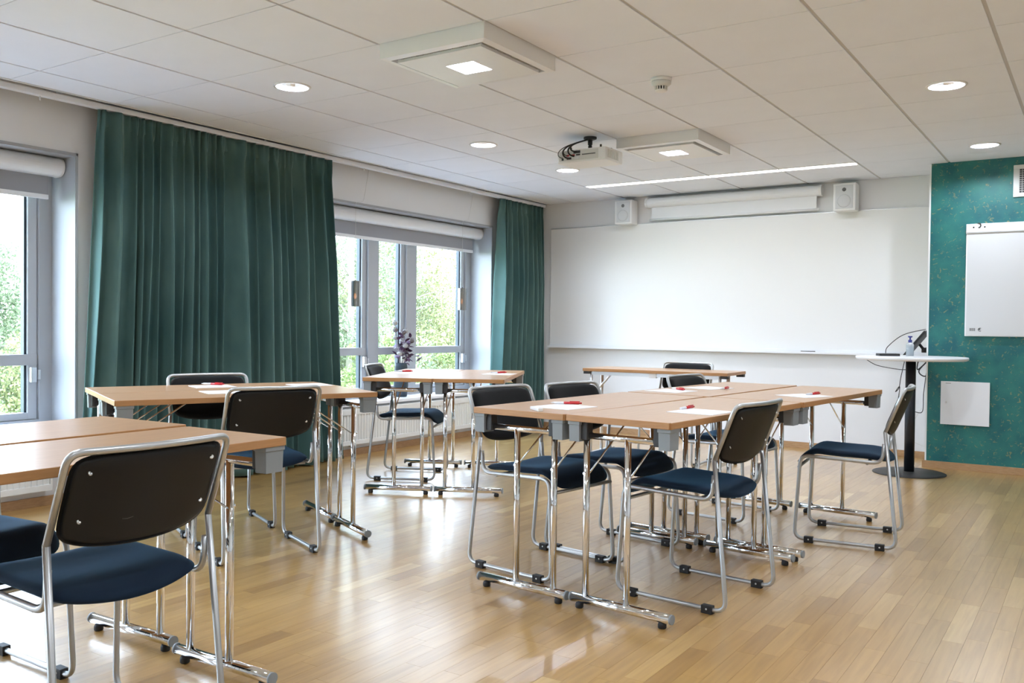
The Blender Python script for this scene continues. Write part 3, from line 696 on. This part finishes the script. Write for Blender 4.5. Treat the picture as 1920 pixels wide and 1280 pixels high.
# ------------------------------------------------------------------ chairs
def chair_proto():
    c = thing('stacking_chair', 'x', 'chair'); tr_ = .0088
    YBND, ZBND, YTOP, ZTOP = -.180, .575, -.262, .782
    for s_ in (-1, 1):
        X = s_ * .22
        side = fillet([(s_ * .206, -.176, .515), (s_ * .206, -.168, .420), (s_ * .210, .212, .434), (X, .236, .016), (X, -.240, .016), (s_ * .212, YBND, ZBND)], [.045, .045, .05, .05], 6)
        MB().tube(side, tr_, 10).build('side_frame', 'chair_tube', c)
        for y in (.165, -.165):
            g = MB().box(X - .013, X + .013, y - .022, y + .022, 0, .031, .003).build('glide', 'rubber', c)
            for q in (-1, 1): MB().lathe([(.004, 0), (.0035, .0012), (0, .0013)], seg=10).build('rivet', 'screw_steel', g, (X + q * .013, y, .017), (0, q * PI / 2, 0))
    n = 12
    top = [(-.212 + .424 * k / n, YTOP - .030 * (1 - (2 * k / n - 1) ** 2), ZTOP) for k in range(1, n)]
    path = [(-.212, YBND, ZBND - .004), (-.210, YTOP, ZTOP)] + top[1:-1] + [(.210, YTOP, ZTOP), (.212, YBND, ZBND - .004)]
    rads = [.055] + [.002] * (len(path) - 4) + [.055]
    MB().tube(fillet(path, rads, 6), tr_, 10).build('back_frame', 'chair_tube', c)
    MB().tube([(-.215, .219, .375), (.215, .219, .375)], .008, 8).build('crossbar', 'chair_tube', c)
    MB().tube([(-.20, -.10, .414), (.20, -.10, .414)], .008, 8).build('seat_bearer', 'chair_tube', c)
    def pad(N_, Mv, p_, fn):
        """closed cushion: fn(u,v,side)->point, side in [-1,1]"""
        vs = []; fs = []
        for sd2 in (1, -1):
            for i in range(N_ + 1):
                for j in range(Mv + 1):
                    u, v = -1 + 2 * i / N_, -1 + 2 * j / Mv
                    u = math.sin(u * PI / 2) * .35 + u * .65; v = math.sin(v * PI / 2) * .35 + v * .65
                    mx_ = max(abs(u), abs(v)); s2 = mx_ / max(1e-9, (abs(u) ** p_ + abs(v) ** p_) ** (1 / p_)) if mx_ > 0 else 1
                    th = (1 - mx_ ** 7) ** .5 if mx_ < 1 else 0
                    vs.append(fn(u * s2, v * s2, sd2 * th))
        w = Mv + 1; o = (N_ + 1) * w
        for i in range(N_):
            for j in range(Mv):
                q = (i * w + j, (i + 1) * w + j, (i + 1) * w + j + 1, i * w + j + 1)
                fs.append(q); fs.append(tuple(k + o for k in reversed(q)))
        mb = MB().add(vs, fs, 0, True); bm = bmesh.new(); me = mb.mesh('pad', 'seat_fabric'); bm.from_mesh(me); bmesh.ops.remove_doubles(bm, verts=bm.verts, dist=1e-5); bmesh.ops.recalc_face_normals(bm, faces=bm.faces); bm.to_mesh(me); bm.free()
        return me
    def seat(u, v, s2):
        x = .198 * u; yr = -.175 - .035 * (1 - u * u); y = yr + (.238 - yr) * (v + 1) / 2
        z = .449 + .03 * y - .010 * (1 - u * u) * max(0, 1 - abs(v)) + .005 * u * u
        if y > .13: z -= .070 * ((y - .13) / .108) ** 2
        if y < -.08: z -= .026 * (1 - u * u * .6) * ((-.08 - y) / .13) ** 1.6
        return (x, y, z + s2 * (.017 if s2 > 0 else .018))
    me = pad(22, 22, 9, seat); me.name = 'seat'; put('seat', me, c)
    L_ = math.hypot(YTOP - YBND, ZTOP - ZBND); dy, dz = (YTOP - YBND) / L_, (ZTOP - ZBND) / L_
    def back(u, v, s2, t0, t1):
        x = .199 * u; lo = -.004 - .030 * (1 - abs(u) ** 2.2); s_ = lo + (L_ - .006 - lo) * (v + 1) / 2
        bow = -.030 * (1 - u * u)
        off = t0 * s2 if s2 > 0 else t1 * s2
        y = YBND + dy * s_ + bow + off * dz; z = ZBND + dz * s_ - off * dy
        return (x, y, z)
    me = pad(22, 14, 7, lambda u, v, s2: back(u, v, s2, .024, .004)); me.name = 'backrest'; me.materials.clear(); me.materials.append(MATS['back_fabric']); bk = put('backrest', me, c)
    me = pad(22, 14, 7, lambda u, v, s2: back(u * .985, v * .985, s2, .003, .0085)); me.name = 'back_shell'; me.materials.clear(); me.materials.append(MATS['chair_shell']); sh = put('back_shell', me, bk)
    for u in (-.80, .80):
        for v in (-.42, .62):
            p = back(u, v, -1, .003, .0078); MB().lathe([(.0058, -.001), (.0055, .0015), (.003, .0022), (.0022, .0012), (0, .0012)], seg=12).build('screw', 'screw_steel', sh, p, (PI / 2 - .37, 0, (-.30 if u < 0 else .30) * -1))
    return c
CHAIRS = [
    (2.515, -2.435, 90.0, 'black chair with a scuffed shell back, tucked under the bare beech table'),
    (1.870, -2.460, -90.0, 'black chair with a navy seat on the radiator side of the bare tables'),
    (1.318, -0.892, 68.0, 'black chair showing its screwed shell back, facing the wide green curtain'),
    (0.763, -0.657, -113.5, 'black chair standing right in front of the wide green curtain'),
    (0.532, 1.144, -63.9, 'black chair with a blue-lit seat by the window radiator and vase'),
    (2.540, -0.318, -98.0, 'black chair with a navy seat next to the eraser on the table'),
    (2.658, 0.143, -98.5, 'black chair with a navy seat, second along the eraser table'),
    (3.260, -0.296, 84.4, 'black chair turned back-on to the open floor, under the single-notepad table'),
    (3.546, 1.060, 96.2, 'black chair seen in profile beside the round standing table'),
    (2.803, 1.259, -97.3, 'black chair at the table with two notepads'),
    (1.800, 2.900, 182.0, 'black chair behind the narrow desk, its seat towards the room')]
cp0 = chair_proto()
for i, (x, y, a, lab) in enumerate(CHAIRS):
    o = cp0 if i == 0 else copy_tree(cp0)
    o.location = (x, y, 0); o.rotation_euler = (0, 0, R(a)); tag(o, lab, 'chair', 'black stacking chairs')
_sh = [o for o in cp0.children_recursive if o.name.startswith('back_shell')][0]
tag(MB().tube([(-.060, -.2318, .622), (-.062, -.2305, .612), (-.050, -.2312, .611), (-.036, -.2330, .614)], .0011, 5).build('scuff_mark', 'scuff', _sh), 'pale scuff mark')

# ------------------------------------------------------------------ papers, pens, eraser
PAP = [  # paper x,y,rot ; pen x,y,rot ; label
    (2.772, -0.530, -8, 2.728, -0.433, 27, 'the table with the eraser'),
    (3.302, -0.372, -6, 3.214, -0.300, 86, 'the table with a chair back to the open floor'),
    (2.735, 0.645, -10, 2.735, 0.735, -35, 'the two-notepad table, close to the eraser table'),
    (2.800, 1.000, -18, 2.915, 0.945, 90, 'the two-notepad table, further from the eraser table'),
    (3.385, 0.782, -24, 3.406, 0.862, 74, 'the table beside the round standing table'),
    (0.598, 1.025, 20, 0.513, 1.105, 52, 'the window table nearest the vase'),
    (1.150, 1.365, 18, 1.099, 1.432, 67, 'the window table nearer the corner curtain'),
    (0.752, -0.700, -24, 0.677, -0.637, 22, 'the table along the wide curtain')]
pen0 = None
for (x, y, a, px, py, pa, lab) in PAP:
    o = MB().box(-.098, .098, -.10, .10, 0, .0022).build('notepad', 'paper', None, (x, y, TZ), (0, 0, R(a)))
    tag(o, 'thin white notepad on ' + lab, 'notepad', 'white notepads')
    if pen0 is None:
        pen0 = thing('pen', 'x', 'pen')
        MB().tube([(-.012, 0, 0), (.052, 0, 0)], .0058, 10).build('barrel', 'pen_red', pen0)
        MB().tube([(-.055, 0, 0), (-.012, 0, 0)], [.0045, .0056], 10).build('grip', 'pen_white', pen0)
        MB().tube([(-.068, 0, 0), (-.055, 0, 0)], [.0012, .0045], 8).build('tip', 'pen_white', pen0)
        MB().tube([(.052, 0, 0), (.064, 0, 0)], .0035, 8).build('button', 'pen_red', pen0)
        MB().box(.012, .056, -.0015, .0015, .0055, .008).build('clip', 'pen_red', pen0); q = pen0
    else: q = copy_tree(pen0)
    q.location = (px, py, TZ + .0022 + .006); q.rotation_euler = (0, 0, R(pa)); tag(q, 'red ballpoint pen on ' + lab, 'pen', 'red and white pens')
o = MB().box(-.098, .098, -.10, .10, 0, .0022).build('notepad', 'paper', None, (1.112, -0.905, TZ), (0, 0, R(-24))); tag(o, 'white notepad half hidden by a chair back, on the table further from the wide curtain', 'notepad', 'white notepads')
o = MB().box(-.098, .098, -.10, .10, 0, .0022).build('notepad', 'paper', None, (1.022, -0.278, TZ), (0, 0, R(-24))); tag(o, 'white notepad at the window end of the table along the wide curtain', 'notepad', 'white notepads')
er = thing('eraser', 'small white eraser stick lying beside a notepad', 'eraser', (2.764, -0.733, TZ), R(-39))
MB().box(-.05, .05, -.010, .010, 0, .013, .005).build('body', 'pen_white', er); MB().box(.034, .052, -.0105, .0105, -.0, .0135, .004).build('end_cap', 'white_plastic', er)

# ------------------------------------------------------------------ standing table with its gear
SX, SY, SZ = 3.420, 3.485, .872
sb = thing('standing_table', 'round white standing table on a dark post by the teal wall', 'table', (SX, SY, 0))
MB().lathe([(.255, 0), (.255, .006), (.235, .012), (.05, .016)], seg=48).build('base', 'dark_base', sb)
MB().tube([(0, 0, .014), (0, 0, SZ - .03)], .036, 20).build('post', 'dark_post', sb)
MB().lathe([(.09, SZ - .034), (.10, SZ - .026)], seg=24).build('mount_plate', 'dark_base', sb)
MB().lathe([(.372, SZ - .026), (.385, SZ - .020), (.388, SZ - .008), (.384, SZ)], seg=64).build('table_top', 'white_lacquer', sb)
mo = thing('touch_screen', 'black tilted screen on a wall arm behind the standing table', 'screen', (XG - .012, 4.10, .97))
MB().box(-.007, .009, -.13, .13, -.125, .125, .004).build('panel', 'black_plastic', mo, (-.105, 0, -.005), (0, R(38), 0))
MB().tube(fillet([(-.004, 0, -.03), (-.05, 0, -.06), (-.085, 0, -.015)], .02), .011, 10).build('arm', 'black_plastic', mo)
MB().box(-.012, 0, -.04, .04, -.08, .05, .003).build('wall_plate', 'black_plastic', mo)
MB().lathe([(.02, -.02), (.02, .02)], (-.05, 0, -.06), 16).build('hinge', 'black_plastic', mo)
bt = thing('sanitiser_bottle', 'clear pump bottle of blue sanitiser with a dark blue cap, on the standing table', 'bottle', (SX - .035, SY + .16, SZ))
MB().lathe([(.026, 0), (.028, .006), (.028, .085), (.022, .098), (.012, .104)], seg=20).build('body', 'clear_plastic', bt)
MB().lathe([(.0245, .004), (.0245, .072)], seg=20).build('liquid', 'sanitiser', bt)
cp = MB().lathe([(.014, .103), (.014, .122), (.006, .124), (.006, .140), (.016, .142), (.016, .152)], seg=16).build('cap', 'cap_blue', bt)
bx = thing('control_box', 'flat black cable box lying on the standing table', 'box', (SX - .17, SY + .04, SZ), R(30))
MB().box(-.075, .075, -.045, .045, 0, .018, .003).build('case', 'black_plastic', bx); MB().box(-.06, .06, -.047, -.044, .005, .013).build('port_strip', 'dark_fitting', bx)
def cable(label, pts, r_=.003, m_='black_plastic'):
    P = [Vector(p) for p in pts]; out = []
    for i in range(len(P) - 1):
        p0, p1, p2, p3 = P[max(i - 1, 0)], P[i], P[i + 1], P[min(i + 2, len(P) - 1)]
        for k in range(8):
            t_ = k / 8; out.append(.5 * ((2 * p1) + (p2 - p0) * t_ + (2 * p0 - 5 * p1 + 4 * p2 - p3) * t_ ** 2 + (3 * p1 - p0 - 3 * p2 + p3) * t_ ** 3))
    out.append(P[-1]); tag(MB().tube(out, r_, 6).build('cable', m_), label, 'cable', 'cables at the standing table')
cable('thin black cable arching from the cable box to the tilted wall screen', [(SX - .19, SY + .06, SZ + .02), (SX - .175, SY + .06, SZ + .07), (SX - .10, SY + .25, SZ + .16), (SX + .005, SY + .60, SZ + .205)])
cable('black cable looping down under the standing table to its post', [(SX - .33, SY + .05, SZ - .030), (SX - .25, SY + .06, SZ - .075), (SX - .10, SY + .05, SZ - .10), (SX - .036, SY + .02, SZ - .10)])
cable('black cable bundle hanging along the post beside a chair back', [(SX - .05, SY + .04, SZ - .03), (SX - .075, SY + .04, SZ - .16), (SX - .085, SY + .03, SZ - .24), (SX - .11, SY + .03, SZ - .27), (SX - .08, SY + .03, SZ - .23), (SX - .09, SY + .03, SZ - .33), (SX - .095, SY + .03, SZ - .39)])
cable('coiled black cable hanging below the tilted wall screen', [(SX - .02, SY + .60, SZ + .06), (SX + .03, SY + .62, SZ - .02), (SX - .04, SY + .60, SZ - .13), (SX + .01, SY + .60, SZ - .17), (SX + .04, SY + .60, SZ - .08), (SX - .03, SY + .58, SZ - .03), (SX - .05, SY + .60, SZ - .12), (SX + .03, SY + .61, SZ - .04)], .005)
cable('black cable sweeping from the post towards the teal wall edge', [(SX + .034, SY + .01, .46), (SX + .07, SY + .10, .46), (SX + .04, SY + .33, .58), (SX + .045, SY + .42, .75), (SX + .06, SY + .40, SZ - .03)])
cable('thin white wire at the foot of the wall behind the standing table', [(3.36, YB - .03, .42), (3.29, YB - .02, .28), (3.28, YB - .02, .15), (3.40, YB - .03, .10)], .002, 'warm_plastic')

# ------------------------------------------------------------------ pendants and vase at the window
def pendant(y, label):
    t_ = thing('pendant_lamp', label, 'lamp', (XL + .035, y, 1.216), 0, 'smoked glass pendant lamps')
    mb = MB(); mb.lathe([(.043, 0), (.043, .205)], seg=32, caps=False); mb.lathe([(.0415, .205), (.0415, 0)], seg=32, caps=False)
    mb.build('shade', 'smoked_mirror', t_)
    MB().lathe([(.006, .105), (.0085, .12), (.008, .205), (.004, .215)], seg=12).build('socket', 'dark_fitting', t_)
    MB().lathe([(0, .058), (.008, .066), (.0115, .082), (.008, .098), (.006, .106)], seg=14).build('bulb', 'filament_glow', t_)
    MB().tube(fillet([(0, 0, .215), (0, 0, .84), (.0, .09, .86), (.06, .09, 1.13)], .02, 4), .0013, 5).build('cord', 'warm_plastic', t_)
pendant(1.622, 'smoked glass pendant lamp with a glowing bulb, hanging beside the wide curtain')
pendant(3.066, 'smoked glass pendant lamp hanging near the window niche end')

vs_ = thing('vase', 'tall dark vase on the window sill holding dried purple flowers', 'vase', (-.60, 2.37, Z0))
MB().lathe([(.050, 0), (.056, .01), (.066, .10), (.064, .18), (.056, .27), (.052, .30), (.048, .30), (.050, .25), (.0, .24)], seg=32).build('body', 'vase_glaze', vs_)
rg = random.Random(5)
fl_t = thing('dried_flowers', 'bunch of pale thistles and purple leaves standing in the dark vase', 'flowers', (-.60, 2.37, Z0 + .28))
lm = MB().add([(0, 0, 0), (.012, -.014, .004), (.034, -.012, 0), (.052, 0, -.004), (.034, .012, 0), (.012, .014, .004), (.025, 0, .006)], [(0, 1, 6), (1, 2, 6), (2, 3, 6), (3, 4, 6), (4, 5, 6), (5, 0, 6)], 0, True).mesh('leaf', 'leaf_purple')
hb = MB().lathe([(.004, -.012), (.016, -.004), (.018, .006), (.010, .014)], seg=10)
for k in range(26):
    a = 2 * PI * k / 26; q = .5 + .5 * (k % 3) / 2
    hb.add([(.010 * math.cos(a - .15), .010 * math.sin(a - .15), .002), (.010 * math.cos(a + .15), .010 * math.sin(a + .15), .002), (.026 * q * math.cos(a), .026 * q * math.sin(a), .030 + .006 * (1 - q))], [(0, 1, 2)])
heads = [hb.mesh('flower_head', 'flower_dark'), hb.mesh('flower_head', 'flower_pale')]
#  (dy, dx, height, kind)
STEMS = [(-.10, .02, .31, 0), (.00, .03, .29, 0), (-.055, -.03, .37, 1), (.055, .0, .30, 1), (.12, .02, .21, 0), (.015, .04, .17, 1), (.085, -.03, .12, 1), (-.06, .03, .10, 1), (.05, .03, .06, 1), (-.02, -.05, .24, 1)]
for (dy, dx, h, kd) in STEMS:
    p = [Vector((dx * .1, dy * .1, -.05)), Vector((dx * .4, dy * .35, h * .45)), Vector((dx, dy, h))]
    pts = [p[0] * (1 - t_) ** 2 + p[1] * 2 * t_ * (1 - t_) + p[2] * t_ ** 2 for t_ in [k / 8 for k in range(9)]]
    MB().tube(pts, .0022, 5).build('stem', 'stem', fl_t)
    put('flower_head', heads[kd], fl_t, p[2], (rg.uniform(-.4, .4), rg.uniform(-.4, .4), rg.uniform(0, 6))).scale = (1.35, 1.35, 1.35)
for k in range(84):
    z = rg.uniform(.015, .25); y = rg.gauss(.045, .045) if z > .1 else rg.gauss(.03, .07); x = rg.gauss(0, .035)
    o = put('leaf', lm, fl_t, (x, y, z), (rg.uniform(-1, 1), rg.uniform(-1.2, .6), rg.uniform(0, 6.28))); q = rg.uniform(.8, 1.4); o.scale = (q, q, q)

# ------------------------------------------------------------------ outdoors
gr_ = MB()
n = 30; vs = []; fs = []
for i in range(n + 1):
    for j in range(n + 1):
        xx = XO - .1 - 60 * (i / n) ** 1.5; yy = -45 + 110 * j / n; d = -xx
        vs.append((xx, yy, -1.1 + .035 * max(0, d - 4) + .25 * math.sin(xx * .5) * math.sin(yy * .4)))
for i in range(n):
    for j in range(n): fs.append((i * (n + 1) + j, i * (n + 1) + j + 1, (i + 1) * (n + 1) + j + 1, (i + 1) * (n + 1) + j))
tag(gr_.add(vs, fs, 0, True).build('meadow_ground', 'meadow'), kind='structure')
struct(MB().box(XO - 5.2, XO - .02, YR - 6, YB + 8, -1.0, -.86).build('bounce_terrace', 'bounce_paving'))  # unseen slab added to bounce skylight up to the ceiling
def leaves(seed, n_, centers, sz, mname, name):
    g = np.random.default_rng(seed); cs = np.array([c[:3] for c in centers]); rs = np.array([c[3:] for c in centers]); wts = rs.prod(1) ** .67; idx = g.choice(len(cs), n_, p=wts / wts.sum())
    d = g.normal(size=(n_, 3)); d /= np.linalg.norm(d, axis=1, keepdims=True); P = cs[idx] + d * rs[idx] * (g.random((n_, 1)) ** .45)
    a = g.normal(size=(n_, 3)); a /= np.linalg.norm(a, axis=1, keepdims=True); b_ = np.cross(a, g.normal(size=(n_, 3))); b_ /= np.linalg.norm(b_, axis=1, keepdims=True)
    s1 = sz * g.uniform(.6, 1.3, (n_, 1)); s2 = s1 * .62
    V = np.stack([P - a * s1, P - b_ * s2, P + a * s1, P + b_ * s2], 1).reshape(-1, 3).astype(np.float32)
    me = bpy.data.meshes.new(name); me.vertices.add(4 * n_); me.vertices.foreach_set('co', V.ravel()); me.loops.add(4 * n_); me.loops.foreach_set('vertex_index', np.arange(4 * n_, dtype=np.int32))
    me.polygons.add(n_); me.polygons.foreach_set('loop_start', np.arange(0, 4 * n_, 4, dtype=np.int32)); me.update(calc_edges=True)
    at_ = me.attributes.new('tone', 'FLOAT', 'FACE'); at_.data.foreach_set('value', g.random(n_).astype(np.float32)); me.materials.append(MATS[mname]); return me
def tree(x, y, h, spread, seed, mname, label, cat, n_=26000, sz=.034):
    rg = random.Random(seed); z0 = -1.1 + .035 * max(0, -x - 4)
    t_ = thing('leafy_tree' if h > 2.6 else 'leafy_shrub', label, cat, (x, y, z0), 0, 'greenery outside the windows')
    if h > 2.6: MB().tube([(0, 0, -.3), (.05, .04, h * .35), (-.05, .1, h * .75), (0, .05, h)], [.09, .07, .04, .012], 8).build('trunk', 'bark', t_)
    cen = []
    nb = 34 if h > 2.6 else 9
    for k in range(nb):
        f = (k + .5) / nb; zz = h * (.12 + .86 * f); rad = spread * (1 - .75 * max(0, f - .3) / .7) * rg.uniform(.3, 1); a = k * 2.4 + rg.uniform(-.4, .4)
        q = Vector((rad * math.cos(a), rad * math.sin(a), zz)); cr_ = spread * rg.uniform(.28, .5) * (1.1 - .6 * f)
        cen.append((q.x, q.y, q.z, cr_, cr_, cr_ * rg.uniform(.6, 1.1)))
        if h > 2.6 and k % 2: MB().tube([(0, .05 * f, zz * .85), (q.x * .5, q.y * .5, zz * .95), tuple(q)], [.03 * (1.2 - f), .018, .005], 5).build('branch', 'bark', t_)
    tag(put('foliage', leaves(seed, n_, cen, sz, mname, 'foliage'), t_), kind='stuff')
TL = {'leaf_birch': 'slender tree with pale yellow-green leaves outside the windows', 'leaf_aspen': 'slender tree with cool grey-green leaves outside the windows', 'leaf_shrub': 'low bright green bush on the bank outside the windows'}
TREES = [(-9.0, 10.4, 7.0, 1.7, 'leaf_aspen'), (-9.8, 13.0, 6.2, 1.8, 'leaf_birch'), (-8.8, 15.6, 6.6, 1.8, 'leaf_birch'), (-11.5, 8.0, 3.9, 1.6, 'leaf_birch'), (-10.0, 5.4, 3.0, 1.6, 'leaf_birch'), (-11.2, 2.6, 3.2, 1.7, 'leaf_aspen'),
         (-13.5, 11.4, 5.6, 2.0, 'leaf_birch'), (-13.0, 16.5, 5.2, 2.0, 'leaf_aspen'), (-14.5, 5.6, 3.5, 1.6, 'leaf_aspen'), (-9.5, 18.6, 6.5, 1.9, 'leaf_aspen'), (-11.0, -1.4, 4.2, 1.8, 'leaf_birch'), (-12.0, 21.5, 6.0, 2.2, 'leaf_birch'), (-16.5, 8.6, 3.6, 2.2, 'leaf_aspen'), (-16.5, 20.5, 6.6, 2.4, 'leaf_birch'), (-12.0, 13.8, 7.4, 2.2, 'leaf_aspen'), (-15.5, 16.6, 7.6, 2.5, 'leaf_birch'), (-16.0, 12.6, 6.4, 2.3, 'leaf_birch'), (-11.8, 11.0, 6.4, 2.0, 'leaf_birch')]
for i, (x, y, h, sp, mn) in enumerate(TREES): tree(x, y, h, sp, 20 + i, mn, TL[mn], 'tree')
SHR = [(-6.5, 6.6, 1.7, 1.2), (-6.6, 8.9, 1.9, 1.3), (-6.3, 11.2, 1.8, 1.2), (-7.2, 3.9, 1.8, 1.3), (-7.8, 1.6, 1.7, 1.3), (-6.9, 13.4, 1.8, 1.3)]
for i, (x, y, h, sp) in enumerate(SHR): tree(x, y, h, sp, 60 + i, 'leaf_shrub', TL['leaf_shrub'], 'bush', 16000, .030)
